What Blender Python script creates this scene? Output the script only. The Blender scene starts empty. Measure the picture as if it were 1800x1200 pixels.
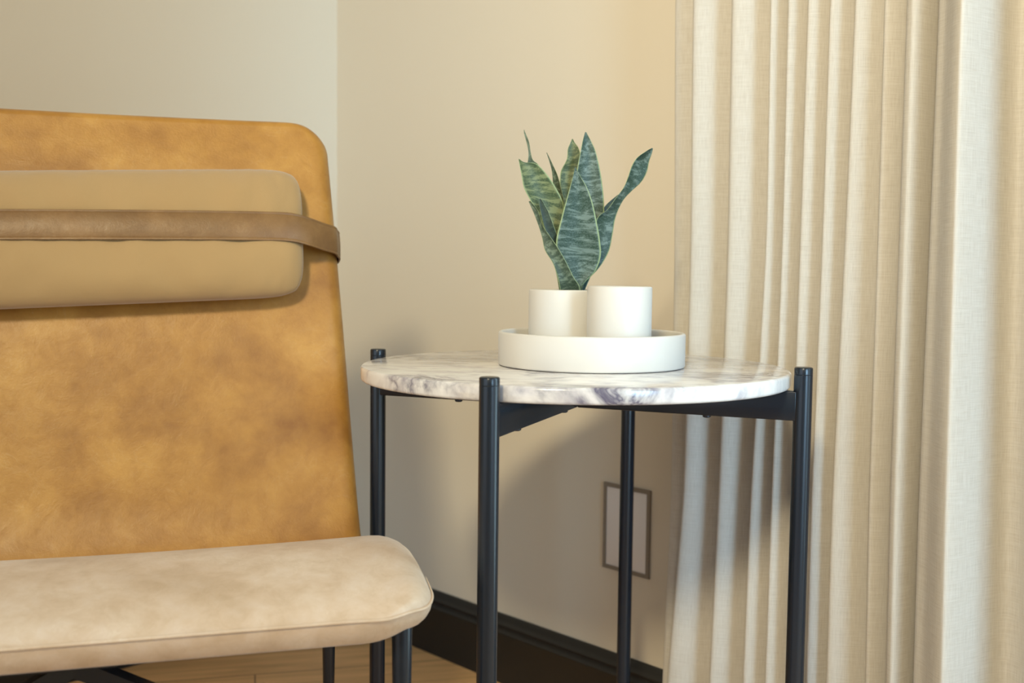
import bpy, bmesh, math, random
from mathutils import Vector, Matrix, noise
R_ = math.radians
random.seed(7)
SC = bpy.context.scene
COL = SC.collection
H = 0.73                                   # eye height
TOPZ = H - 0.1062                          # top of the marble

# ------------------------------------------------------------------ camera
F, PITCH, ROLL = 1826.5, 0.0644, 0.0115
fw = Vector((0, math.cos(PITCH), -math.sin(PITCH)))
up0 = Vector((0, math.sin(PITCH), math.cos(PITCH)))
rt0 = Vector((1, 0, 0))
rt = rt0 * math.cos(ROLL) + up0 * math.sin(ROLL)
up = up0 * math.cos(ROLL) - rt0 * math.sin(ROLL)
cd = bpy.data.cameras.new('camera')
cam = bpy.data.objects.new('camera', cd)
COL.objects.link(cam)
m = Matrix.Identity(4)
for i in range(3):
    m[i][0], m[i][1], m[i][2] = rt[i], up[i], -fw[i]
m[2][3] = H
cam.matrix_world = m
cd.sensor_width = 36
cd.lens = F / 1800 * 36
cd.clip_start = 0.02
cd.dof.use_dof = True
cd.dof.focus_distance = 1.14
cd.dof.aperture_fstop = 5.0
SC.camera = cam

def at(x, y, Y):
    """world point seen at survey pixel x, y at distance Y from the eye"""
    d = fw + rt * ((x - 900) / F) + up * ((600 - y) / F)
    return Vector((0, 0, H)) + d * (Y / d.y)

# ------------------------------------------------------------------ helpers
def tag(o, label=None, cat=None, group=None, kind=None):
    if label: o['label'] = label
    if cat: o['category'] = cat
    if group: o['group'] = group
    if kind: o['kind'] = kind
    return o

def empty(name, loc):
    o = bpy.data.objects.new(name, None)
    COL.objects.link(o)
    o.location = loc
    o.empty_display_size = .05
    return o

def mesh(name, verts, faces, mat, parent=None, smooth=True, uvs=None, angle=None):
    me = bpy.data.meshes.new(name)
    me.from_pydata([tuple(v) for v in verts], [], faces)
    me.validate()
    bm = bmesh.new(); bm.from_mesh(me)
    bmesh.ops.recalc_face_normals(bm, faces=bm.faces)
    bm.to_mesh(me); bm.free()
    me.materials.append(mat)
    o = bpy.data.objects.new(name, me)
    COL.objects.link(o)
    if smooth:
        if angle:
            me.shade_smooth() if hasattr(me, 'shade_smooth') else None
            try: me.set_sharp_from_angle(angle=R_(angle))
            except Exception: pass
        else:
            for p in me.polygons: p.use_smooth = True
    if uvs:
        ul = me.uv_layers.new(name='uv')
        for l in me.loops: ul.data[l.index].uv = uvs[l.vertex_index]
    if parent:
        o.parent = parent
        o.matrix_parent_inverse = Matrix.Translation(parent.location).inverted()
    return o

def loft(rings, closed=True, cap=True):
    v, f, n = [], [], len(rings[0])
    for r in rings: v += list(r)
    for i in range(len(rings) - 1):
        for j in range(n if closed else n - 1):
            k = (j + 1) % n
            f.append((i*n+j, i*n+k, (i+1)*n+k, (i+1)*n+j))
    if cap:
        f.append(tuple(range(n))[::-1])
        f.append(tuple((len(rings)-1)*n + j for j in range(n)))
    return v, f

def lathe(prof, cx, cy, seg=96, close=False):
    """prof: list of (r, z); r = 0 ends are collapsed"""
    v, f, idx = [], [], []
    for r, z in prof:
        if r < 1e-6:
            idx.append([len(v)] * seg); v.append(Vector((cx, cy, z)))
        else:
            s = len(v)
            for k in range(seg):
                a = 2*math.pi*k/seg
                v.append(Vector((cx + r*math.cos(a), cy + r*math.sin(a), z)))
            idx.append([s + k for k in range(seg)])
    m_ = len(prof)
    for i in range(m_ if close else m_ - 1):
        A, B = idx[i], idx[(i+1) % m_]
        for k in range(seg):
            q = [A[k], A[(k+1) % seg], B[(k+1) % seg], B[k]]
            u = []
            for x in q:
                if x not in u: u.append(x)
            if len(u) > 2: f.append(tuple(u))
    return v, f

def boxvf(o, ex, ey, ez):
    """box from corner o along the vectors ex, ey, ez"""
    v = [o, o+ex, o+ex+ey, o+ey, o+ez, o+ex+ez, o+ex+ey+ez, o+ey+ez]
    return v, [(0,1,2,3), (4,5,6,7), (0,1,5,4), (1,2,6,5), (2,3,7,6), (3,0,4,7)]

def bevel(o, w, seg=3):
    bm = bmesh.new(); bm.from_mesh(o.data)
    ed = [e for e in bm.edges if len(e.link_faces) == 2 and e.calc_face_angle(0) > R_(30)]
    bmesh.ops.bevel(bm, geom=ed, offset=w, segments=seg, profile=.5, affect='EDGES', clamp_overlap=True)
    bm.to_mesh(o.data); bm.free()
    for p in o.data.polygons: p.use_smooth = True
    return o

def join_vf(parts):
    v, f = [], []
    for a, b in parts:
        s = len(v); v += list(a); f += [tuple(i + s for i in q) for q in b]
    return v, f

def catmull(pts, n):
    out = []
    P = [pts[0] * 2 - pts[1]] + list(pts) + [pts[-1] * 2 - pts[-2]]
    for i in range(1, len(P) - 2):
        for k in range(n):
            t = k / n
            out.append(0.5 * (2*P[i] + (P[i+1]-P[i-1])*t + (2*P[i-1]-5*P[i]+4*P[i+1]-P[i+2])*t*t
                              + (3*P[i]-P[i-1]-3*P[i+1]+P[i+2])*t**3))
    out.append(pts[-1].copy())
    return out

def ngrp(mat):
    mat.use_nodes = True
    nt = mat.node_tree
    return nt, nt.nodes, nt.links, nt.nodes['Principled BSDF']

def material(name, col, rough=.5, spec=.5, metal=0.):
    mt = bpy.data.materials.new(name)
    nt, N, L, B = ngrp(mt)
    B.inputs['Base Color'].default_value = (*col, 1)
    B.inputs['Roughness'].default_value = rough
    B.inputs['Specular IOR Level'].default_value = spec
    B.inputs['Metallic'].default_value = metal
    return mt

def ramp(N, stops):
    r = N.new('ShaderNodeValToRGB')
    e = r.color_ramp.elements
    while len(e) > 1: e.remove(e[-1])
    e[0].position, e[0].color = stops[0][0], (*stops[0][1], 1)
    for p, c in stops[1:]:
        x = e.new(p); x.color = (*c, 1)
    return r

def noise_node(N, L, coord, scale, detail=4, rough=.5, dist=0., mapping=None):
    n = N.new('ShaderNodeTexNoise')
    n.inputs['Scale'].default_value = scale
    n.inputs['Detail'].default_value = detail
    n.inputs['Roughness'].default_value = rough
    n.inputs['Distortion'].default_value = dist
    if mapping:
        mp = N.new('ShaderNodeMapping')
        mp.inputs['Scale'].default_value = mapping
        L.new(coord, mp.inputs['Vector']); coord = mp.outputs['Vector']
    L.new(coord, n.inputs['Vector'])
    return n

def mixc(N, L, fac, a, b, mode='MIX'):
    x = N.new('ShaderNodeMix'); x.data_type = 'RGBA'; x.blend_type = mode
    for val, sock in ((fac, x.inputs[0]), (a, x.inputs[6]), (b, x.inputs[7])):
        if isinstance(val, (int, float)): sock.default_value = val
        elif isinstance(val, tuple): sock.default_value = (*val, 1)
        else: L.new(val, sock)
    return x.outputs[2]

def bump(N, L, B, h, strength, dist=.002):
    b = N.new('ShaderNodeBump')
    b.inputs['Strength'].default_value = strength
    b.inputs['Distance'].default_value = dist
    L.new(h, b.inputs['Height']); L.new(b.outputs['Normal'], B.inputs['Normal'])

# ------------------------------------------------------------------ materials
def mat_wall():
    mt = material('painted_plaster', (.635, .565, .455), .75, .3)
    nt, N, L, B = ngrp(mt)
    tc = N.new('ShaderNodeTexCoord').outputs['Object']
    n = noise_node(N, L, tc, 260, 3)
    bump(N, L, B, n.outputs['Fac'], .08, .0006)
    return mt

def mat_leather(name='tan_leather', lo=(.285, .122, .019), mi=(.405, .193, .034), hi=(.52, .272, .056), scuff=(.52, .32, .12)):
    mt = material(name, (.5, .26, .08), .46, .5)
    nt, N, L, B = ngrp(mt)
    tc = N.new('ShaderNodeTexCoord').outputs['Object']
    a = noise_node(N, L, tc, 9, 6, .62, .15)
    r1 = ramp(N, [(.30, lo), (.5, mi), (.70, hi)])
    L.new(a.outputs['Fac'], r1.inputs['Fac'])
    b = noise_node(N, L, tc, 34, 8, .70, .45)
    r2 = ramp(N, [(.34, (.87, .83, .77)), (.50, (1, 1, 1)), (.66, (1.07, 1.12, 1.22))])
    L.new(b.outputs['Fac'], r2.inputs['Fac'])
    c1 = mixc(N, L, .8, r1.outputs['Color'], r2.outputs['Color'], 'MULTIPLY')
    # fine pale scuffs: thin ridges of a stretched noise
    s = noise_node(N, L, tc, 15, 5, .6, 2.4)
    ms = N.new('ShaderNodeMath'); ms.operation = 'SUBTRACT'; ms.inputs[1].default_value = .5
    L.new(s.outputs['Fac'], ms.inputs[0])
    ab = N.new('ShaderNodeMath'); ab.operation = 'ABSOLUTE'; L.new(ms.outputs[0], ab.inputs[0])
    r3 = ramp(N, [(0, (1, 1, 1)), (.012, (0, 0, 0))]); L.new(ab.outputs[0], r3.inputs['Fac'])
    g = noise_node(N, L, tc, 9, 2)
    r4 = ramp(N, [(.48, (0, 0, 0)), (.64, (.4, .4, .4))]); L.new(g.outputs['Fac'], r4.inputs['Fac'])
    mm = N.new('ShaderNodeMath'); mm.operation = 'MULTIPLY'
    L.new(r3.outputs['Color'], mm.inputs[0]); L.new(r4.outputs['Color'], mm.inputs[1])
    c2 = mixc(N, L, mm.outputs[0], c1, scuff)
    L.new(c2, B.inputs['Base Color'])
    rr = ramp(N, [(.3, (.50,)*3), (.7, (.36,)*3)]); L.new(b.outputs['Fac'], rr.inputs['Fac'])
    L.new(rr.outputs['Color'], B.inputs['Roughness'])
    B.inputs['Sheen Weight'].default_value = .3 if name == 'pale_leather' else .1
    B.inputs['Sheen Roughness'].default_value = .35
    B.inputs['Sheen Tint'].default_value = (.95, .9, .85, 1)
    ad = N.new('ShaderNodeMath'); ad.operation = 'ADD'
    k = noise_node(N, L, tc, 420, 2)
    km = N.new('ShaderNodeMath'); km.operation = 'MULTIPLY'; km.inputs[1].default_value = .25
    L.new(k.outputs['Fac'], km.inputs[0]); L.new(b.outputs['Fac'], ad.inputs[0]); L.new(km.outputs[0], ad.inputs[1])
    bump(N, L, B, ad.outputs[0], .35, .002)
    return mt

def mat_fabric(name, c0, c1, scale=900, rough=.85, sheen=.3, translucent=0.):
    mt = material(name, c0, rough, .2)
    nt, N, L, B = ngrp(mt)
    tc = N.new('ShaderNodeTexCoord').outputs['Object']
    n = noise_node(N, L, tc, 5, 3)
    base = mixc(N, L, n.outputs['Fac'], c0, c1)
    L.new(base, B.inputs['Base Color'])
    w = noise_node(N, L, tc, scale, 2, .5)
    B.inputs['Sheen Weight'].default_value = sheen
    bump(N, L, B, w.outputs['Fac'], .25, .0006)
    return mt

def mat_linen():
    mt = material('cream_linen', (.74, .655, .54), .85, .15)
    nt, N, L, B = ngrp(mt)
    uv = N.new('ShaderNodeTexCoord').outputs['UV']      # metres along the cloth, metres up
    a = noise_node(N, L, uv, 1, 3, .6, 0, (900, 40, 1))  # warp threads
    b = noise_node(N, L, uv, 1, 3, .6, 0, (35, 900, 1))  # weft threads
    s = noise_node(N, L, uv, 1, 2, .5, 0, (70, 420, 1))  # slubs
    ad = N.new('ShaderNodeMath'); ad.operation = 'ADD'
    L.new(a.outputs['Fac'], ad.inputs[0]); L.new(b.outputs['Fac'], ad.inputs[1])
    r = ramp(N, [(.34, (.57, .52, .45)), (.5, (.645, .60, .53)), (.66, (.70, .66, .595))])
    hf = N.new('ShaderNodeMath'); hf.operation = 'MULTIPLY'; hf.inputs[1].default_value = .5
    L.new(ad.outputs[0], hf.inputs[0]); L.new(hf.outputs[0], r.inputs['Fac'])
    r2 = ramp(N, [(.70, (0, 0, 0)), (.80, (.4, .4, .4))]); L.new(s.outputs['Fac'], r2.inputs['Fac'])
    c = mixc(N, L, r2.outputs['Color'], r.outputs['Color'], (.55, .44, .32))
    L.new(c, B.inputs['Base Color'])
    bump(N, L, B, ad.outputs[0], .15, .0005)
    tr = N.new('ShaderNodeBsdfTranslucent'); L.new(c, tr.inputs['Color'])
    mx = N.new('ShaderNodeMixShader'); mx.inputs[0].default_value = .22
    L.new(B.outputs[0], mx.inputs[1]); L.new(tr.outputs[0], mx.inputs[2])
    L.new(mx.outputs[0], N['Material Output'].inputs['Surface'])
    return mt

def mat_marble():
    mt = material('white_marble', (.8, .78, .76), .16, .5)
    nt, N, L, B = ngrp(mt)
    tc = N.new('ShaderNodeTexCoord').outputs['Object']
    mp = N.new('ShaderNodeMapping'); mp.inputs['Rotation'].default_value = (.3, .2, .55)
    mp.inputs['Scale'].default_value = (1, 2.1, 1)
    L.new(tc, mp.inputs['Vector']); v = mp.outputs['Vector']
    a = noise_node(N, L, v, 7, 8, .62, 1.1)
    ms = N.new('ShaderNodeMath'); ms.operation = 'SUBTRACT'; ms.inputs[1].default_value = .5
    L.new(a.outputs['Fac'], ms.inputs[0])
    ab = N.new('ShaderNodeMath'); ab.operation = 'ABSOLUTE'; L.new(ms.outputs[0], ab.inputs[0])
    r = ramp(N, [(0, (1, 1, 1)), (.02, (.62,)*3), (.08, (0, 0, 0))]); L.new(ab.outputs[0], r.inputs['Fac'])
    g = noise_node(N, L, tc, 11, 4, .6)
    r2 = ramp(N, [(.44, (0, 0, 0)), (.62, (1, 1, 1))]); L.new(g.outputs['Fac'], r2.inputs['Fac'])
    mm = N.new('ShaderNodeMath'); mm.operation = 'MULTIPLY'
    L.new(r.outputs['Color'], mm.inputs[0]); L.new(r2.outputs['Color'], mm.inputs[1])
    cl = noise_node(N, L, v, 16, 5, .6, .4)
    r3 = ramp(N, [(.34, (.46, .43, .46)), (.46, (.68, .65, .64)), (.56, (.78, .755, .73))]); L.new(cl.outputs['Fac'], r3.inputs['Fac'])
    c = mixc(N, L, mm.outputs[0], r3.outputs['Color'], (.11, .10, .15))
    L.new(c, B.inputs['Base Color'])
    B.inputs['Coat Weight'].default_value = .2
    B.inputs['Coat Roughness'].default_value = .12
    return mt

def mat_stoneware():
    mt = material('white_stoneware', (.84, .79, .72), .42, .4)
    nt, N, L, B = ngrp(mt)
    tc = N.new('ShaderNodeTexCoord').outputs['Object']
    n = noise_node(N, L, tc, 30, 4)
    c = mixc(N, L, n.outputs['Fac'], (.66, .64, .60), (.635, .61, .565))
    L.new(c, B.inputs['Base Color'])
    return mt

def mat_leaf(name, pale, dark, seed):
    mt = material(name, pale, .5, .4)
    nt, N, L, B = ngrp(mt)
    uv = N.new('ShaderNodeTexCoord').outputs['UV']       # x across 0..1, y metres along
    mp = N.new('ShaderNodeMapping'); mp.inputs['Location'].default_value = (seed * 3.1, seed * 1.7, 0)
    L.new(uv, mp.inputs['Vector']); v = mp.outputs['Vector']
    a = noise_node(N, L, v, 1, 5, .7, .45, (1.5, 150, 1))
    r = ramp(N, [(.42, (0, 0, 0)), (.47, (.6,)*3), (.54, (1, 1, 1))]); L.new(a.outputs['Fac'], r.inputs['Fac'])
    f = noise_node(N, L, v, 1, 4, .7, 0, (26, 620, 1))
    r2 = ramp(N, [(.32, (.4,)*3), (.55, (1, 1, 1))]); L.new(f.outputs['Fac'], r2.inputs['Fac'])
    mm = N.new('ShaderNodeMath'); mm.operation = 'MULTIPLY'
    L.new(r.outputs['Color'], mm.inputs[0]); L.new(r2.outputs['Color'], mm.inputs[1])
    c = mixc(N, L, mm.outputs[0], pale, dark)
    sx = N.new('ShaderNodeSeparateXYZ'); L.new(uv, sx.inputs[0])
    e = N.new('ShaderNodeMath'); e.operation = 'SUBTRACT'; e.inputs[1].default_value = .5; L.new(sx.outputs[0], e.inputs[0])
    e2 = N.new('ShaderNodeMath'); e2.operation = 'ABSOLUTE'; L.new(e.outputs[0], e2.inputs[0])
    r5 = ramp(N, [(.455, (0, 0, 0)), (.48, (1, 1, 1))]); L.new(e2.outputs[0], r5.inputs['Fac'])
    c = mixc(N, L, r5.outputs['Color'], c, (.28, .36, .18))
    L.new(c, B.inputs['Base Color'])
    return mt

def mat_oak():
    mt = material('oak_planks', (.42, .24, .11), .45, .4)
    nt, N, L, B = ngrp(mt)
    tc = N.new('ShaderNodeTexCoord').outputs['Object']
    mp = N.new('ShaderNodeMapping'); mp.inputs['Rotation'].default_value = (0, 0, R_(-14))
    L.new(tc, mp.inputs['Vector']); v = mp.outputs['Vector']
    bt = N.new('ShaderNodeTexBrick')
    bt.inputs['Scale'].default_value = 1
    bt.inputs['Brick Width'].default_value = 1.9; bt.inputs['Row Height'].default_value = .19
    bt.inputs['Mortar Size'].default_value = .0012
    bt.inputs['Color1'].default_value = (.74, .45, .21, 1); bt.inputs['Color2'].default_value = (.64, .375, .165, 1)
    bt.inputs['Mortar'].default_value = (.12, .06, .03, 1)
    L.new(v, bt.inputs['Vector'])
    g = noise_node(N, L, v, 1, 6, .6, 1.2, (3, 34, 3))
    r = ramp(N, [(.35, (.72, .70, .66)), (.6, (1.06, 1.05, 1.03))]); L.new(g.outputs['Fac'], r.inputs['Fac'])
    c = mixc(N, L, .9, bt.outputs['Color'], r.outputs['Color'], 'MULTIPLY')
    L.new(c, B.inputs['Base Color'])
    return mt

M_WALL = mat_wall()
M_LEATHER = mat_leather()
M_PILLOW = mat_fabric('sand_velvet', (.385, .245, .105), (.43, .285, .13), 700, .8, .45)
M_STRAP = mat_leather('strap_leather', (.15, .076, .025), (.215, .113, .038), (.29, .16, .06), (.34, .21, .10))
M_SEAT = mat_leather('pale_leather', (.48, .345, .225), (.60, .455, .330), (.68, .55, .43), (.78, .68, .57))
M_LINEN = mat_linen()
M_MARBLE = mat_marble()
M_STONE = mat_stoneware()
M_STEEL = material('blue_black_steel', (.006, .011, .019), .24, .5)
M_BASE = material('black_satin_paint', (.012, .0115, .011), .42, .4)
M_SCREW = material('dark_screw_steel', (.03, .03, .035), .3, .6, .6)
M_OAK = mat_oak()
M_SOIL = material('dark_soil', (.03, .02, .013), .95, .1)
M_COVER = material('off_white_plastic', (.74, .71, .70), .45, .4)
M_GROOVE = material('groove_shade_taupe', (.23, .19, .15), .6, .3)  # taupe stands in for the shade in the plate's recessed groove
M_RUBBER = material('clear_rubber', (.35, .30, .25), .3, .5)
M_WHITE = material('white_paint', (.78, .76, .72), .5, .3)
M_CEIL = material('ceiling_paint', (.74, .68, .60), .8, .2)

# ------------------------------------------------------------------ room
CORNER = Vector((-.3733, 2.2106, 0))
E = Vector((math.cos(R_(45.836)), -math.sin(R_(45.836)), 0))     # along the right wall towards the viewer
NI = Vector((-E.y * -1, 0, 0))
NI = Vector((-math.sin(R_(45.836)), -math.cos(R_(45.836)), 0))   # from the right wall into the room
Z = Vector((0, 0, 1))
CH = 2.6
WIN0, WIN1, WZ0, WZ1 = 1.62, 2.55, .10, 2.25

def W(t, d, z): return CORNER + E * t + NI * d + Z * z

def wallbox(t0, t1, z0, z1): return boxvf(W(t0, -.15, z0), E*(t1-t0), NI*.15, Z*(z1-z0))
v, f = join_vf([wallbox(-.15, WIN0, 0, CH), wallbox(WIN1, 2.83, 0, CH), wallbox(WIN0, WIN1, WZ1, CH), wallbox(WIN0, WIN1, 0, WZ0)])
tag(mesh('wall_right', v, f, M_WALL, smooth=False), 'beige painted wall behind the side table and the curtain', 'wall', kind='structure')
v, f = boxvf(W(-.15, 0, 0), E*.15, NI*4.2, Z*CH)
tag(mesh('wall_left', v, f, M_WALL, smooth=False), 'beige painted wall behind the leather chair', 'wall', kind='structure')
# the wall opposite the chair, with an added second window for light on the curtain folds (behind the viewer's right shoulder)
TW, VD0, VD1, VZ0, VZ1 = 2.68, .10, 1.05, .15, 2.2
v, f = join_vf([boxvf(W(TW, 0, 0), E*.15, NI*VD0, Z*CH), boxvf(W(TW, VD1, 0), E*.15, NI*(4.2-VD1), Z*CH),
                boxvf(W(TW, VD0, VZ1), E*.15, NI*(VD1-VD0), Z*(CH-VZ1)), boxvf(W(TW, VD0, 0), E*.15, NI*(VD1-VD0), Z*VZ0)])
tag(mesh('wall_front', v, f, M_WALL, smooth=False), 'beige painted wall opposite the leather chair, outside the picture', 'wall', kind='structure')
win2 = empty('added_window', W(TW+.06, (VD0+VD1)/2, VZ0)); tag(win2, 'added tall white framed window opposite the leather chair, outside the picture', 'window', kind='structure')
v, f = join_vf([boxvf(W(TW+.04, a, z0), E*.06, NI*(b-a), Z*(z1-z0)) for a, b, z0, z1 in
                ((VD0, VD0+.05, VZ0, VZ1), (VD1-.05, VD1, VZ0, VZ1), (VD0+.05, VD1-.05, VZ0, VZ0+.05), (VD0+.05, VD1-.05, VZ1-.05, VZ1), ((VD0+VD1)/2-.03, (VD0+VD1)/2+.03, VZ0+.05, VZ1-.05))])
mesh('window_frame', v, f, M_WHITE, win2, smooth=False)
v, f = boxvf(W(-.15, -.15, -.1), E*2.98, NI*4.35, Z*.1)
tag(mesh('floor', v, f, M_OAK, smooth=False), 'light oak plank floor', 'floor', kind='structure')
v, f = boxvf(W(-.15, -.15, CH), E*2.98, NI*4.35, Z*.1)
tag(mesh('ceiling', v, f, M_CEIL, smooth=False), 'plain off-white ceiling', 'ceiling', kind='structure')

# baseboards with a moulded cap
BP = [(0, 0), (.016, 0), (.016, .086), (.0175, .089), (.0175, .092), (.0145, .094), (.0125, .097), (.0125, .101),
      (.0145, .103), (.0145, .106), (.011, .109), (.0075, .113), (.0055, .119), (.003, .121), (0, .121)]
v, f = loft([[W(t, d, z) for d, z in BP] for t in (.0, WIN0)])
tag(mesh('baseboard_right', v, f, M_BASE, angle=40), 'black moulded baseboard under the side table wall', 'baseboard', kind='structure')
v, f = loft([[W(d, s, z) for d, z in BP] for s in (.0, 3.55)])
tag(mesh('baseboard_left', v, f, M_BASE, angle=40), 'black moulded baseboard behind the chair', 'baseboard', kind='structure')

# window beyond the curtain (daylight source), out of frame to the right
win = empty('window_1', W((WIN0+WIN1)/2, -.06, WZ0)); tag(win, 'tall white framed window to the right of the curtain', 'window', kind='structure')
fr = []
for t0, t1, z0, z1 in ((WIN0, WIN0+.05, WZ0, WZ1), (WIN1-.05, WIN1, WZ0, WZ1), (WIN0+.05, WIN1-.05, WZ0, WZ0+.05),
                       (WIN0+.05, WIN1-.05, WZ1-.05, WZ1), ((WIN0+WIN1)/2-.03, (WIN0+WIN1)/2+.03, WZ0+.05, WZ1-.05)):
    fr.append(boxvf(W(t0, -.10, z0), E*(t1-t0), NI*.06, Z*(z1-z0)))
v, f = join_vf(fr); mesh('window_frame', v, f, M_WHITE, win, smooth=False)

# recessed blank plate low on the wall
oc = W(0, 0, 0)
def tw(P): return (P - CORNER).dot(E)
t0, t1 = tw(Vector((.1543, 1.6675, 0))), tw(Vector((.2206, 1.5998, 0)))
zA, zB = H - .4729, H - .3332
pl = empty('wall_plate', W((t0+t1)/2, 0, zA)); tag(pl, 'blank off-white wall plate in a taupe frame painted as groove shade, low on the wall behind the table legs', 'wall plate')
b_ = .0062
v, f = join_vf([boxvf(W(t0, .0005, zA), E*b_, NI*.004, Z*(zB-zA)), boxvf(W(t1-b_, .0005, zA), E*b_, NI*.004, Z*(zB-zA)),
                boxvf(W(t0+b_, .0005, zA), E*(t1-t0-2*b_), NI*.004, Z*b_), boxvf(W(t0+b_, .0005, zB-b_), E*(t1-t0-2*b_), NI*.004, Z*b_)])
o = mesh('frame', v, f, M_GROOVE, pl, smooth=False); o['label'] = 'thin taupe frame coloured as the shaded groove around the plate'
v, f = boxvf(W(t0+b_, .0005, zA+b_), E*(t1-t0-2*b_), NI*.003, Z*(zB-zA-2*b_))
bevel(mesh('cover', v, f, M_COVER, pl, smooth=False), .0008, 2)

# ------------------------------------------------------------------ curtain
# fold crests, as positions along the wall at eye-level-ish rows; each (x at y=0, 427, 870, 1200) of the survey
D0 = .105
CR = [  # x0, x427, x870, x1200, crest depth from wall, valley depth after it, valley position between this and next crest
 (1188, 1187, 1181, 1165, .078, .070, .60),
 (1219, 1215, 1203, 1173, .094, .058, .88),
 (1287, 1280, 1264, 1247, .094, .056, .86),
 (1355, 1348, 1320, 1306, .094, .066, .84),
 (1386, 1376, 1357, 1345, .098, .070, .84),
 (1421, 1407, 1391, 1383, .102, .072, .85),
 (1460, 1446, 1427, 1418, .106, .075, .86),
 (1504, 1486, 1463, 1453, .109, .077, .87),
 (1556, 1544, 1528, 1522, .112, .078, .86),
 (1597, 1583, 1567, 1560, .122, .074, .70),
 (1652, 1635, 1616, 1606, .116, .085, .62),
 (1845, 1840, 1835, 1830, .120, .08, .7),
 (1940, 1940, 1940, 1940, .120, .08, .7),
 (2010, 2010, 2010, 2010, .120, .08, .7)]
def hit(x, y, d):
    """t along the wall where the survey ray crosses the plane d in front of it, and the height"""
    r = fw + rt*((x-900)/F) + up*((600-y)/F)
    p0 = W(0, d, 0)
    k = (p0 - Vector((0, 0, H))).dot(NI) / r.dot(NI)
    P = Vector((0, 0, H)) + r*k
    return tw(P), P.z
def crest_t(i, z):
    c = CR[i]
    pts = sorted([hit(c[k], yy, c[4])[::-1] for k, yy in enumerate((0, 427, 870, 1200))])
    if z <= pts[0][0]:
        a, b = pts[0], pts[1]
        return a[1] + (z-a[0])*(b[1]-a[1])/(b[0]-a[0]) * .6
    if z >= pts[-1][0]: return pts[-1][1] + min(z - pts[-1][0], .8) * .008
    for a, b in zip(pts, pts[1:]):
        if a[0] <= z <= b[0]:
            q = (z-a[0])/(b[0]-a[0])
            return a[1] + q*(b[1]-a[1])
CT = [[None]*len(CR) for _ in range(0)]
NZ = 90
zs = [.012 + (2.44-.012)*(k/NZ)**1.15 for k in range(NZ+1)]
rows = []
raw = [[crest_t(i, z) for i in range(len(CR))] for z in zs]
# smooth the crest lines along the height
for _ in range(6):
    raw = [raw[0]] + [[(a+2*b+c)/4 for a, b, c in zip(raw[k-1], raw[k], raw[k+1])] for k in range(1, NZ)] + [raw[-1]]
for k, z in enumerate(zs):
    T = raw[k]
    P = [Vector((T[0]-.004, CR[0][4]-.028, 0)), Vector((T[0]-.001, CR[0][4]-.008, 0))]
    for i in range(len(CR)-1):
        dt = T[i+1]-T[i]; dc, dv, vp = CR[i][4], CR[i][5], CR[i][6]
        wv = .006*math.sin(z*3.1+i*2.3)
        P.append(Vector((T[i], dc, 0)))
        if i == 10:
            P += [Vector((T[i]+.12*dt, dc+.013, 0)), Vector((T[i]+.31*dt, dc+.036, 0)), Vector((T[i]+.39*dt, dc+.028, 0)), Vector((T[i]+.53*dt, dc-.040, 0)), Vector((T[i]+.64*dt, dc-.052, 0)), Vector((T[i]+.84*dt, dc-.035, 0))]
        elif i == 9:
            P += [Vector((T[i]+.22*dt, dc+.010, 0)), Vector((T[i]+.46*dt, dc+.006, 0)), Vector((T[i]+.74*dt, dc-.030, 0)), Vector((T[i]+.90*dt, dc-.052, 0))]
        else:
            P += [Vector((T[i]+.35*dt, dc-.22*(dc-dv)+wv*.3, 0)), Vector((T[i]+vp*dt, dv+wv*.4, 0)), Vector((T[i]+(vp*.25+.75)*dt, dv+.004+wv*.3, 0))]
    P.append(Vector((T[-1], CR[-1][4], 0)))
    pl_ = catmull(P, 6)
    rows.append([(p.x, p.y) for p in pl_])
verts, uvs, faces = [], [], []
base = rows[NZ//3]; L_ = [0]
for a, b in zip(base, base[1:]): L_.append(L_[-1] + math.hypot(b[0]-a[0], b[1]-a[1]))
n = len(base)
for k, z in enumerate(zs):
    for j, (t, d) in enumerate(rows[k]):
        verts.append(W(t, max(d, .03), z)); uvs.append((L_[j], z))
for k in range(NZ):
    for j in range(n-1): faces.append((k*n+j, k*n+j+1, (k+1)*n+j+1, (k+1)*n+j))
cur = mesh('curtain', verts, faces, M_LINEN, uvs=uvs)
tag(cur, 'cream linen curtain hanging in narrow vertical folds at the right wall', 'curtain')
so = cur.modifiers.new('thickness', 'SOLIDIFY'); so.thickness = .0012; so.offset = 0

# ------------------------------------------------------------------ side table
TX, TY = .0732, 1.228
RT, RL, LR = .25, .2646, .00995
tab = empty('side_table', (TX, TY, 0))
tag(tab, 'round white marble side table on four blue-black steel legs', 'side table')
prof = [(0, TOPZ-.0169)]
b_ = .0035
prof += [(RT-b_, TOPZ-.0169)] + [(RT-b_+b_*math.sin(a), TOPZ-.0169+b_-b_*math.cos(a)) for a in (R_(30), R_(60), R_(90))]
prof += [(RT-b_+b_*math.cos(a), TOPZ-b_+b_*math.sin(a)) for a in (0, R_(30), R_(60), R_(90))] + [(0, TOPZ)]
v, f = lathe(prof, TX, TY, 160)
o = mesh('tabletop', v, f, M_MARBLE, tab, angle=50); o['label'] = 'round white marble top with grey veins'
PHI = [-1.9342, -1.9342+1.5438, -1.9342+math.pi, -1.9342+math.pi+1.5438]
LT = TOPZ + .0092
BZ1, BZ0 = TOPZ-.0173, TOPZ-.0495
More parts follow.
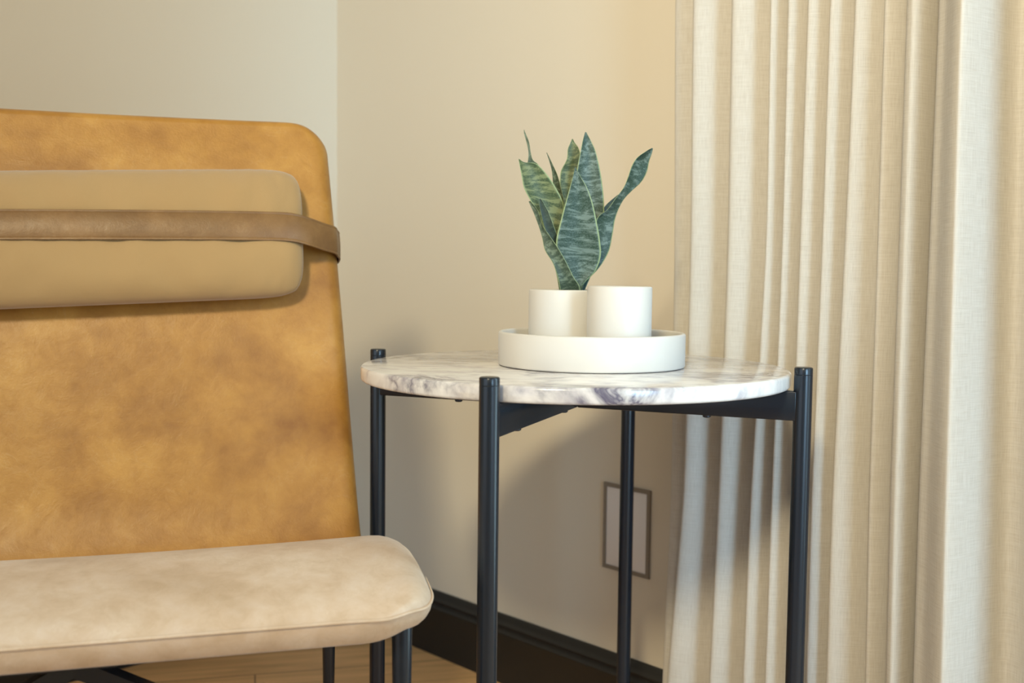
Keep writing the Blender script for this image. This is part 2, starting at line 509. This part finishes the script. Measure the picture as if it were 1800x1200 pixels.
for k, a in enumerate(PHI):
    c = Vector((TX+RL*math.cos(a), TY+RL*math.sin(a), 0))
    pr = [(0, 0), (LR-.001, 0), (LR, .001), (LR, LT-.0085), (LR-.0003, LT-.0081), (LR, LT-.0077), (LR, LT-.0014), (LR-.0005, LT-.0005), (LR-.0015, LT), (0, LT)]
    v, f = lathe(pr, c.x, c.y, 40)
    lg = mesh('leg', v, f, M_STEEL, tab, angle=35)
    # the boss that fixes the leg to the rim and its rubber bumper
    d = Vector((-math.cos(a), -math.sin(a), 0)); s = Vector((d.y, -d.x, 0))
    def disc(c0, r, l, seg=20):
        return loft([[c0 + d*q + s*(r_*math.cos(2*math.pi*i/seg)) + Z*(r_*math.sin(2*math.pi*i/seg)) for i in range(seg)] for q, r_ in ((0, r), (l*.8, r), (l, r*.8))])
    v, f = disc(c + d*(LR*.9) + Z*(TOPZ-.0195), .0024, .0035)
    mesh('bumper', v, f, M_RUBBER, lg)
# the two crossing rails under the top
for k in (0, 1):
    a = PHI[k]; d = Vector((math.cos(a), math.sin(a), 0)); s = Vector((-d.y, d.x, 0))
    q = RL - LR*.6; w_ = .0075
    zt = BZ1
    c = Vector((TX, TY, 0))
    if k == 0:
        v, f = boxvf(c - d*q - s*w_ + Z*BZ0, d*2*q, s*2*w_, Z*(zt-BZ0))
    else:
        v, f = join_vf([boxvf(c - d*q - s*w_ + Z*BZ0, d*(q-w_*1.1), s*2*w_, Z*(zt-BZ0)), boxvf(c + d*w_*1.1 - s*w_ + Z*BZ0, d*(q-w_*1.1), s*2*w_, Z*(zt-BZ0))])
    bevel(mesh('rail', v, f, M_STEEL, tab), .0012, 2)
    for q in ((.19, .035, -.18) if k == 0 else (.16, -.15)):
        c2 = c + d*q
        v, f = lathe([(0, BZ0-.003), (.0035, BZ0-.003), (.0048, BZ0-.002), (.0048, BZ0+.0005), (0, BZ0+.0005)], c2.x, c2.y, 20)
        mesh('screw', v, f, M_SCREW, tab, angle=35)

# ------------------------------------------------------------------ tray, cup, potted plant
def rounded(r, z0, z1, th, inner):
    """thin walled round vessel: outer radius r, from z0 to z1, inner floor at z0+inner"""
    e = .0022
    P = [(0, z0), (r-e*1.2, z0)]
    P += [(r-e+e*math.sin(x), z0+e-e*math.cos(x)) for x in (R_(30), R_(60), R_(90))]
    h = th/2
    P += [(r-h+h*math.cos(x), z1-h+h*math.sin(x)) for x in (0, R_(45), R_(90), R_(135), R_(180))]
    P += [(r-th, z0+inner+.003), (r-th-.001, z0+inner+.0008), (r-th-.003, z0+inner), (0, z0+inner)]
    return P
TRX, TRY = .0937, 1.226
v, f = lathe(rounded(.110, TOPZ+.0006, TOPZ+.0400, .0052, .0055), TRX, TRY, 128)
tag(mesh('tray', v, f, M_STONE, angle=50), 'round white stoneware tray standing on the marble tabletop', 'tray')
TZ = TOPZ + .0062
v, f = lathe(rounded(.0370, TZ, H-.0120, .0040, .005), .1225, 1.19, 96)
tag(mesh('cup', v, f, M_STONE, angle=50), 'empty white straight-sided cup in the tray, right of the potted plant', 'cup')
PX, PY, PR = .0650, 1.262, .0452
plant = empty('potted_snake_plant', (PX, PY, TZ))
tag(plant, 'small snake plant with banded green leaves in a white pot on the tray', 'potted plant')
v, f = lathe(rounded(PR, TZ, H-.0175, .0042, .005), PX, PY, 96)
o = mesh('pot', v, f, M_STONE, plant, angle=50); o['label'] = 'low white stoneware pot'
v, f = lathe([(0, TZ+.0058), (PR-.0048, TZ+.0058), (PR-.0048, H-.030), (PR-.012, H-.0285), (0, H-.027)], PX, PY, 48)
o = mesh('soil', v, f, M_SOIL, plant)

BLUE = ((.135, .190, .165), (.012, .040, .024))
GREEN = ((.17, .205, .095), (.032, .062, .026))
GREY = ((.13, .17, .115), (.024, .046, .026))
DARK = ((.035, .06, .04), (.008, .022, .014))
def leaf(rungs, cols, seed, bulge=.10, face=1):
    """rungs from base to tip: (left x, left y, right x, right y, left depth, right depth) of the survey"""
    A = catmull([at(r[0], r[1], r[4]) for r in rungs], 6)
    Bp = catmull([at(r[2], r[3], r[5]) for r in rungs], 6)
    K, TH = 12, .0017
    verts, uvs, faces = [], [], []
    s = 0; rows_ = len(A)
    front = []; back = []
    for i in range(rows_):
        if i: s += ((A[i]+Bp[i])/2 - (A[i-1]+Bp[i-1])/2).length
        w = Bp[i] - A[i]
        j0, j1 = max(0, i-1), min(rows_-1, i+1)
        tan = (A[j1]+Bp[j1] - A[j0]-Bp[j0]).normalized()
        wd = w.length
        nr = tan.cross(w).normalized() if wd > 1e-6 else Vector((0, 1, 0))
        if nr.y < 0: nr = -nr
        nr *= face
        th = TH * min(1, .25 + wd/.012)
        for side in (0, 1):
            for k in range(K+1):
                q = k/K
                sh = 4*q*(1-q)
                p = A[i] + w*q + nr*(bulge*wd*sh) + nr*(th*side*(.15+.85*sh) )
                verts.append(p); uvs.append((q, s))
    n2 = 2*(K+1)
    for i in range(rows_-1):
        a, b = i*n2, (i+1)*n2
        for k in range(K):
            faces.append((a+k, a+k+1, b+k+1, b+k))
            faces.append((a+K+1+k, b+K+1+k, b+K+2+k, a+K+2+k))
        faces.append((a, b, b+K+1, a+K+1)); faces.append((a+K, a+2*K+1, b+2*K+1, b+K))
    faces.append(tuple(range(K+1)) + tuple(range(2*K+1, K, -1)))
    e = (rows_-1)*n2
    faces.append(tuple(e+x for x in range(K+1)) + tuple(e+x for x in range(2*K+1, K, -1)))
    mt = mat_leaf('snake_plant_leaf', cols[0], cols[1], seed)
    return mesh('leaf', verts, faces, mt, plant, uvs=uvs)
# front broad leaf
leaf([(1005,522,1020,522,1.252,1.252), (1003,500,1024,500,1.247,1.249), (992,475,1046,477,1.243,1.247), (979,446,1056,450,1.240,1.245), (978,420,1055,425,1.238,1.243),
      (985,390,1050,395,1.238,1.242), (993,360,1042,358,1.238,1.241), (1001,332,1032,330,1.238,1.240), (1007,310,1020,309,1.238,1.239), (1010.5,294,1012,294,1.238,1.238)], BLUE, 1, .13)
# low left leaf, wrapping the front of the clump at its base
leaf([(986,524,1018,524,1.240,1.243), (984,506,1019,504,1.237,1.240), (981,490,1008,486,1.235,1.236), (972,463,994,458,1.235,1.233), (958,440,980,434,1.236,1.232), (953,418,966,414,1.238,1.234),
      (947,398,954,396,1.240,1.237), (938,374,946,371,1.243,1.240), (929,354,932,353,1.246,1.245)], GREY, 2, .12)
# broad left leaf leaning outwards
leaf([(990,524,1008,524,1.262,1.262), (985,490,1008,490,1.258,1.258), (968,440,1004,436,1.254,1.252), (958,405,992,408,1.250,1.250), (945,375,992,382,1.246,1.250), (931,350,990,356,1.243,1.249), (921,330,976,328,1.242,1.248),
      (917,310,961,306,1.241,1.248), (914,294,943,288,1.241,1.247), (912,282,922,285,1.242,1.246), (911.5,279,913,279.5,1.242,1.243)], GREEN, 3, .14)
# curled tip behind it
leaf([(985,524,1000,524,1.266,1.266), (975,470,1000,470,1.264,1.262), (950,400,980,395,1.260,1.256), (934,330,960,325,1.256,1.252), (926,295,948,292,1.254,1.252), (928,282,937,281,1.254,1.253), (929,268,933,268,1.254,1.254), (926,252,930,250,1.255,1.254),
      (922,238,925,237,1.256,1.256), (920.5,228,921.5,228,1.257,1.257)], GREY, 4, .10)
# narrow edge-on leaf
leaf([(1000,524,1010,524,1.275,1.275), (990,450,1008,450,1.275,1.272), (978,380,996,378,1.276,1.270), (973,340,989,342,1.276,1.270), (971,310,981,311,1.277,1.272), (968,292,973,292,1.278,1.276), (960.5,268,961.5,268,1.280,1.280)], GREY, 5, .10)
# short yellow-green leaf at the back
leaf([(998,524,1014,524,1.282,1.282), (992,450,1022,450,1.284,1.284), (986,390,1026,390,1.287,1.287), (984,350,1026,350,1.290,1.289), (984,318,1024,318,1.291,1.290), (986,300,1023,292,1.292,1.291), (996,280,1021,274,1.292,1.291), (998,262,1017,260,1.293,1.292), (1003,250,1010,250,1.294,1.294), (1005.5,244,1007,244,1.294,1.294)], GREEN, 6, .12)
# tall leaf at the back
leaf([(1006,524,1022,524,1.272,1.272), (1004,460,1048,460,1.272,1.274), (1008,400,1060,400,1.272,1.276), (1011,360,1062,362,1.273,1.277), (1012,325,1059,325,1.274,1.278), (1015,295,1054,295,1.275,1.279), (1020,268,1047,266,1.277,1.280), (1024,248,1039,248,1.279,1.281), (1028.5,232,1030.5,232,1.281,1.281)], BLUE, 7, .13)
# twisted right leaf
leaf([(1008,524,1024,524,1.258,1.258), (1006,500,1026,500,1.256,1.258), (1018,470,1052,472,1.254,1.260), (1036,440,1070,442,1.252,1.262), (1046,410,1077,410,1.252,1.262), (1050,383,1081,386,1.251,1.261), (1068,368,1088,366,1.250,1.259),
      (1084,346,1097,350,1.249,1.254), (1096,330,1110,336,1.246,1.252), (1104,311,1127,320,1.242,1.252), (1110,293,1137,302,1.240,1.251), (1120,277,1141,284,1.239,1.249), (1137,265,1146,269,1.240,1.246), (1146,260,1148,261,1.242,1.243)], BLUE, 8, .10)
# small leaf behind the right one
leaf([(1012,524,1022,524,1.285,1.285), (1026,460,1046,460,1.287,1.287), (1044,400,1066,402,1.290,1.290), (1058,372,1072,378,1.292,1.292), (1066,359,1076,364,1.293,1.293), (1086,342,1088,343,1.296,1.296)], DARK, 9, .10)
# added dark leaf, its colour stands for the shaded fold of the left leaf
leaf([(996,524,1006,524,1.262,1.262), (984,460,994,456,1.250,1.248), (968,425,981,418,1.2425,1.2425), (957,400,974,398,1.2405,1.2405), (951,376,965,374,1.2400,1.2405), (948,360,956,357,1.2400,1.2400), (948,349,950,349,1.2400,1.2400)], DARK, 10, .06)

# ------------------------------------------------------------------ lounge chair
YAW = R_(16)
CR_ = Vector((math.cos(YAW), math.sin(YAW), 0)); CB = Vector((-math.sin(YAW), math.cos(YAW), 0))
CO = Vector((-.397, .928, 0))
HW = .3455
KC = .87
def cz(z): return H + KC*(z-.70)
def ch(u, b, z): return (CO + CR_*u + CB*b)*KC + Z*cz(z)
chair = empty('lounge_chair', Vector((ch(0, .3, 0).x, ch(0, .3, 0).y, 0)))
tag(chair, 'tan leather lounge chair with a strapped headrest cushion, beside the marble table', 'lounge chair')
PTS = [(.0, .3575), (.022, .3710), (.06, .3830), (.12, .3925), (.18, .3930), (.25, .3810), (.32, .3540), (.385, .3170), (.425, .3030), (.455, .318),
       (.480, .365), (.500, .430), (.524, .520), (.550, .620), (.582, .725), (.616, .830), (.650, .924)]
pp = catmull([Vector((a, b, 0)) for a, b in PTS], 24)
arc = [0]
for a, b in zip(pp, pp[1:]): arc.append(arc[-1] + (b-a).length)
TOT = arc[-1]
def prof_at(s):
    s = min(max(s, 0), TOT)
    lo, hi = 0, len(arc)-1
    while hi - lo > 1:
        mid = (lo+hi)//2
        if arc[mid] <= s: lo = mid
        else: hi = mid
    q = (s-arc[lo])/max(arc[hi]-arc[lo], 1e-9)
    p = pp[lo].lerp(pp[hi], q)
    a, b = pp[max(lo-3, 0)], pp[min(hi+3, len(pp)-1)]
    tg = (b-a).normalized()
    return p, Vector((-tg.y, tg.x, 0))        # point and the upper/front normal
S_SPLIT = arc[8*24]
def width(s):
    w = HW - .034 * max(0, (s - S_SPLIT)/(TOT - S_SPLIT))
    q = min(1, max(0, (s-.26)/(S_SPLIT-.26))); w -= .015*q*q*(3-2*q)
    r = .066
    if s < r: w -= r - math.sqrt(max(0, r*r-(r-s)**2))
    r = .052; e = TOT + .0135 - s
    if e < r: w -= r - math.sqrt(max(0, r*r-(r-e)**2))
    return w
def thick(s):
    t = .034 + .010*min(1, s/.06)
    return t
def ring(s, shrink=0., nshift=0., ext=0.):
    p, nn = prof_at(s)
    w = width(s + ext) - shrink; th = thick(s) - 2*nshift
    out = []
    a1, a2 = .040, .014
    if s < .075: a1 = .014 + .026*s/.075
    if s > S_SPLIT: a1 = .026
    h1, h2 = th*.6, th*.4
    top = [(-w+a1 + (2*w-2*a1)*k/26, 0) for k in range(27)]
    for k in range(1, 7):
        x = math.pi/2*k/6; top.append((w-a1+a1*math.sin(x), -h1+h1*math.cos(x)))
    for k in range(1, 6):
        x = math.pi/2*k/5; top.append((w-a2+a2*math.cos(x), -h1-h2*math.sin(x)))
    for k in range(1, 13): top.append((w-a2-(2*w-2*a2)*k/12, -th))
    for k in range(1, 6):
        x = math.pi/2*k/5; top.append((-w+a2-a2*math.sin(x), -th+h2-h2*math.cos(x)))
    for k in range(1, 6):
        x = math.pi/2*k/6; top.append((-w+a1-a1*math.cos(x), -h1+h1*math.sin(x)))
    for u, n_ in top:
        sq_ = min(1, s/.16); sag = .006*(1-min(1, abs(u/HW))**2)*sq_*sq_*(3-2*sq_)
        q = nn*(n_ - nshift - sag)
        out.append(ch(u, p.x+q.x, p.y+q.y))
    return out
def shell(name, s0, s1, capA, capB):
    ss = []
    n_ = int((s1-s0)/.0035)
    ss = [s0+(s1-s0)*k/n_ for k in range(n_+1)]
    ss = [x for k, x in enumerate(ss) if x < .08 or x > TOT-.06 or k % 3 == 0 or x == s1]
    if s0 == 0: ss = [0, .0004, .0015, .0035, .006] + [x for x in ss if x > .0078]
    if s1 == TOT: ss = [x for x in ss if x < TOT-.0075] + [TOT-x for x in (.0055, .0035, .0015, .0004, 0)]
    rings = []
    if capA: 
        r0 = ring(0, .004, .003)
        rings.append([x - CB*.0016 for x in r0])
    rings += [ring(s) for s in ss]
    if capB:
        p, nn = prof_at(TOT); tg = Vector((nn.y, -nn.x, 0))
        for sh, nsf, ex in ((.0, .0008, .003), (.0, .003, .0065), (0, .0065, .0095), (0, .011, .012), (0, .0165, .0132)):
            rings.append([x + CB*(tg.x*ex) + Z*(tg.y*ex) for x in ring(TOT, sh, nsf, ex)])
    v, f = loft(rings)
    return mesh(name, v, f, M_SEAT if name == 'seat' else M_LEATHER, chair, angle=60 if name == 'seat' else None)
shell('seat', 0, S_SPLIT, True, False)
shell('backrest', S_SPLIT + .0005, TOT, False, True)
# raised seam along the front lip, running round the corner
path = []
def seam_pt(s, sg):
    p, nn = prof_at(s); q = nn*(-thick(s)*.45*min(1, s/.03))
    return ch(sg*(width(s)+.0002 - (.012 if s < .002 else .012*max(0, 1-s/.02))), p.x+q.x-.001*(s < .01), p.y+q.y)
for s in (.10, .075, .055, .038, .024, .013, .006, .002): path.append(seam_pt(s, -1))
for k in range(21): path.append(ch((-.97+1.94*k/20)*(HW-.088), -.0012, .3592))
for s in (.002, .006, .013, .024, .038, .055, .075, .10): path.append(seam_pt(s, 1))
def tube(path, r, seg=10):
    rings = []
    for i, p in enumerate(path):
        a, b = path[max(i-1, 0)], path[min(i+1, len(path)-1)]
        t = (b-a).normalized(); x = t.cross(Z)
        if x.length < .05: x = t.cross(Vector((1, 0, 0)))
        x.normalize(); y = x.cross(t)
        rr = r if not callable(r) else r(i/(len(path)-1))
        rings.append([p + x*rr*math.cos(2*math.pi*k/seg) + y*rr*math.sin(2*math.pi*k/seg) for k in range(seg)])
    return loft(rings)
v, f = tube(catmull(path, 4), lambda q: .0016 * min(1, .2+8*min(q, 1-q)))
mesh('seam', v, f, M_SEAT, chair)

# legs (tapering to the floor) and under-seat frame
for u, b in ((.312, .052), (-.312, .052), (.283, .50), (-.283, .50)):
    c = ch(u, b, 0)
    zt = cz(.338 if b < .2 else .285)
    v, f = lathe([(0, 0), (.0040, 0), (.0045, .001), (.0094, zt-.002), (.0090, zt), (0, zt)], c.x, c.y, 32)
    mesh('leg', v, f, M_STEEL, chair, angle=40)
def bar(P, Q, w, h):
    d = (Q-P).normalized(); s = d.cross(Z).normalized(); n_ = s.cross(d)
    return boxvf(P - s*w/2 - n_*h/2, (Q-P), s*w, n_*h)
hub = ch(-.012, .10, .304)
v, f = join_vf([bar(hub, ch(.312, .055, .150), .016, .016), bar(hub, ch(-.312, .055, .150), .016, .016),
                bar(hub, ch(.283, .497, .275), .016, .016), bar(hub, ch(-.283, .497, .275), .016, .016)])
mesh('under_frame', v, f, M_STEEL, chair, angle=30)
pv = [ch(.10, .17, .322), ch(.03, .06, .312), ch(-.055, .06, .312), ch(-.20, .06, .312), ch(-.16, .26, .322), ch(.05, .27, .322)]
v, f = loft([[x for x in pv], [x + Z*.006 for x in pv]])
mesh('seat_plate', v, f, M_STEEL, chair, smooth=False)

# headrest cushion: a soft box lying on the backrest, in (u, s along the back, n out)
def s_of_z(z):
    for i in range(len(pp)-1, 0, -1):
        if pp[i].y <= z and arc[i] > S_SPLIT: return arc[i]
    return TOT
SZ0, SZ1 = s_of_z(.657), s_of_z(.846)
SM, SHH = (SZ0+SZ1)/2, (SZ1-SZ0)/2
UH = .252
def on_back(u, s, n_):
    p, nn = prof_at(s)
    return ch(u, p.x + nn.x*n_, p.y + nn.y*n_)
def pillow_n(u, s):
    """front surface height of the cushion over the backrest, or None outside"""
    a, b = abs(u)/UH, abs(s-SM)/SHH
    if a >= 1 or b >= 1: return None
    return .022 + .034*((1-a**7)**.42)*((1-b**3.2)**.5)
NU, NS = 64, 26
def pil(front):
    g = []
    for i in range(NU+1):
        r = []
        for j in range(NS+1):
            a, b = -1+2*i/NU, -1+2*j/NS
            a = math.copysign(1-(1-abs(a))**1.6, a); b = math.copysign(1-(1-abs(b))**1.5, b)
            # square to softly rounded rectangle
            cu = UH - .012*abs(b)**6 ; cs = SHH - .010*abs(a)**14
            prf = ((1-abs(a)**9)**.45)*((1-abs(b)**3.4)**.5)
            wob = .0018*noise.noise(Vector((a*7, b*2, 3))) + .0022*noise.noise(Vector((a*24, b*3, 9)))*abs(b)**3
            n_ = .024 + (.034*prf + wob*3*prf if front else -.0225*prf)
            s = SM + b*cs + .048*(a*cu-.20)
            sq = .006*prf*math.exp(-((s-(SM-.004)-.02*(a*cu))/.028)**2) if front else 0   # strap pulls it in a little
            r.append(on_back(a*cu, s, n_-sq))
        g.append(r)
    return g
A, Bq = pil(True), pil(False)
verts = [x for r in A for x in r]; nA = len(verts); verts += [x for r in Bq for x in r]
faces = []
for i in range(NU):
    for j in range(NS):
        a, b, c, d = i*(NS+1)+j, (i+1)*(NS+1)+j, (i+1)*(NS+1)+j+1, i*(NS+1)+j+1
        faces += [(a, b, c, d), (nA+a, nA+d, nA+c, nA+b)]
pil_o = mesh('headrest_cushion', verts, faces, M_PILLOW, chair)
pil_o['label'] = 'sand-coloured headrest cushion'
bm = bmesh.new(); bm.from_mesh(pil_o.data); bmesh.ops.remove_doubles(bm, verts=bm.verts, dist=.0002)
bmesh.ops.recalc_face_normals(bm, faces=bm.faces); bm.to_mesh(pil_o.data); bm.free()
for p in pil_o.data.polygons: p.use_smooth = True
# strap: a loop of leather around the backrest and over the cushion
SW = .0215
EDGE = width(SM) + .0035
cpts = [Vector(x) for x in ((0, .0575, 0), (.12, .0570, 0), (.20, .0550, -.000), (.235, .0515, -.0005), (.258, .042, -.003), (.280, .026, -.005), (.300, .0110, -.006), (EDGE-.004, -.001, -.007), (EDGE, -.014, -.007), (EDGE-.002, -.036, -.007), (EDGE-.014, -.0475, -.008), (EDGE-.06, -.0485, -.009), (0, -.0485, -.01))]
full = [Vector((-p.x, p.y, p.z)) for p in reversed(cpts[1:])] + cpts
# path runs back-left -> front -> back-right, and closes behind
cp = catmull(full, 8)
rings = []
S0 = SM - .004
for i, p in enumerate(cp):
    a, b = cp[max(i-1, 0)], cp[min(i+1, len(cp)-1)]
    t = Vector((b.x-a.x, b.y-a.y, 0)).normalized(); nrm = Vector((-t.y, t.x, 0))
    rg = []
    T2 = .0016
    for ds, dn in ((-SW, -T2*.7), (-SW, T2*.7), (-SW+.0015, T2), (-SW+.0035, T2*.45), (-SW+.005, T2*.9), (0, T2*1.2), (SW-.005, T2*.9), (SW-.0035, T2*.45), (SW-.0015, T2), (SW, T2*.7), (SW, -T2*.7), (0, -T2)):
        rg.append(on_back(p.x+nrm.x*dn, S0+.020*p.x+p.z+ds, p.y+nrm.y*dn))
    rings.append(rg)
v, f = loft(rings)
o = mesh('strap', v, f, M_STRAP, chair, angle=45); o['label'] = 'brown leather strap around the cushion and backrest'

# ------------------------------------------------------------------ light
def area(name, loc, target, sx, sy, power, col, shape='RECTANGLE', spread=180):
    ld = bpy.data.lights.new(name, 'AREA'); ld.shape = shape; ld.size = sx
    if shape in ('RECTANGLE', 'ELLIPSE'): ld.size_y = sy
    ld.energy = power; ld.color = col; ld.spread = R_(spread)
    o = bpy.data.objects.new(name, ld); COL.objects.link(o)
    o.location = loc
    o.rotation_euler = (Vector(target) - Vector(loc)).to_track_quat('-Z', 'Y').to_euler()
    return o
wc = W((WIN0+WIN1)/2, -.14, (WZ0+WZ1)/2)
area('window_light', wc, wc + NI, WIN1-WIN0-.1, WZ1-WZ0-.1, 24, (.56, .87, 1.0))
wc = W(TW+.13, (VD0+VD1)/2, (VZ0+VZ1)/2)
area('window_light', wc, W(1.2, .0, .95), VD1-VD0, VZ1-VZ0, 5.2, (.42, .72, 1.0), spread=34)  # added lamp, a narrow beam aimed to brighten the curtain fold
area('ceiling_lamp', (-.62, -1.45, CH-.15), (.50, 1.40, 1.15), .5, .5, 16, (1.0, .86, .57), 'DISK', spread=68)
wd = bpy.data.worlds.new('world'); SC.world = wd; wd.use_nodes = True
bg = wd.node_tree.nodes['Background']
bg.inputs['Color'].default_value = (.74, .86, 1.0, 1); bg.inputs['Strength'].default_value = 1.5

vs = SC.view_settings
vs.view_transform = 'Standard'; vs.look = 'None'; vs.exposure = .13; vs.gamma = 1; vs.use_curve_mapping = False
try:
    SC.cycles.use_denoising = True
    SC.cycles.max_bounces = 8
except Exception: pass
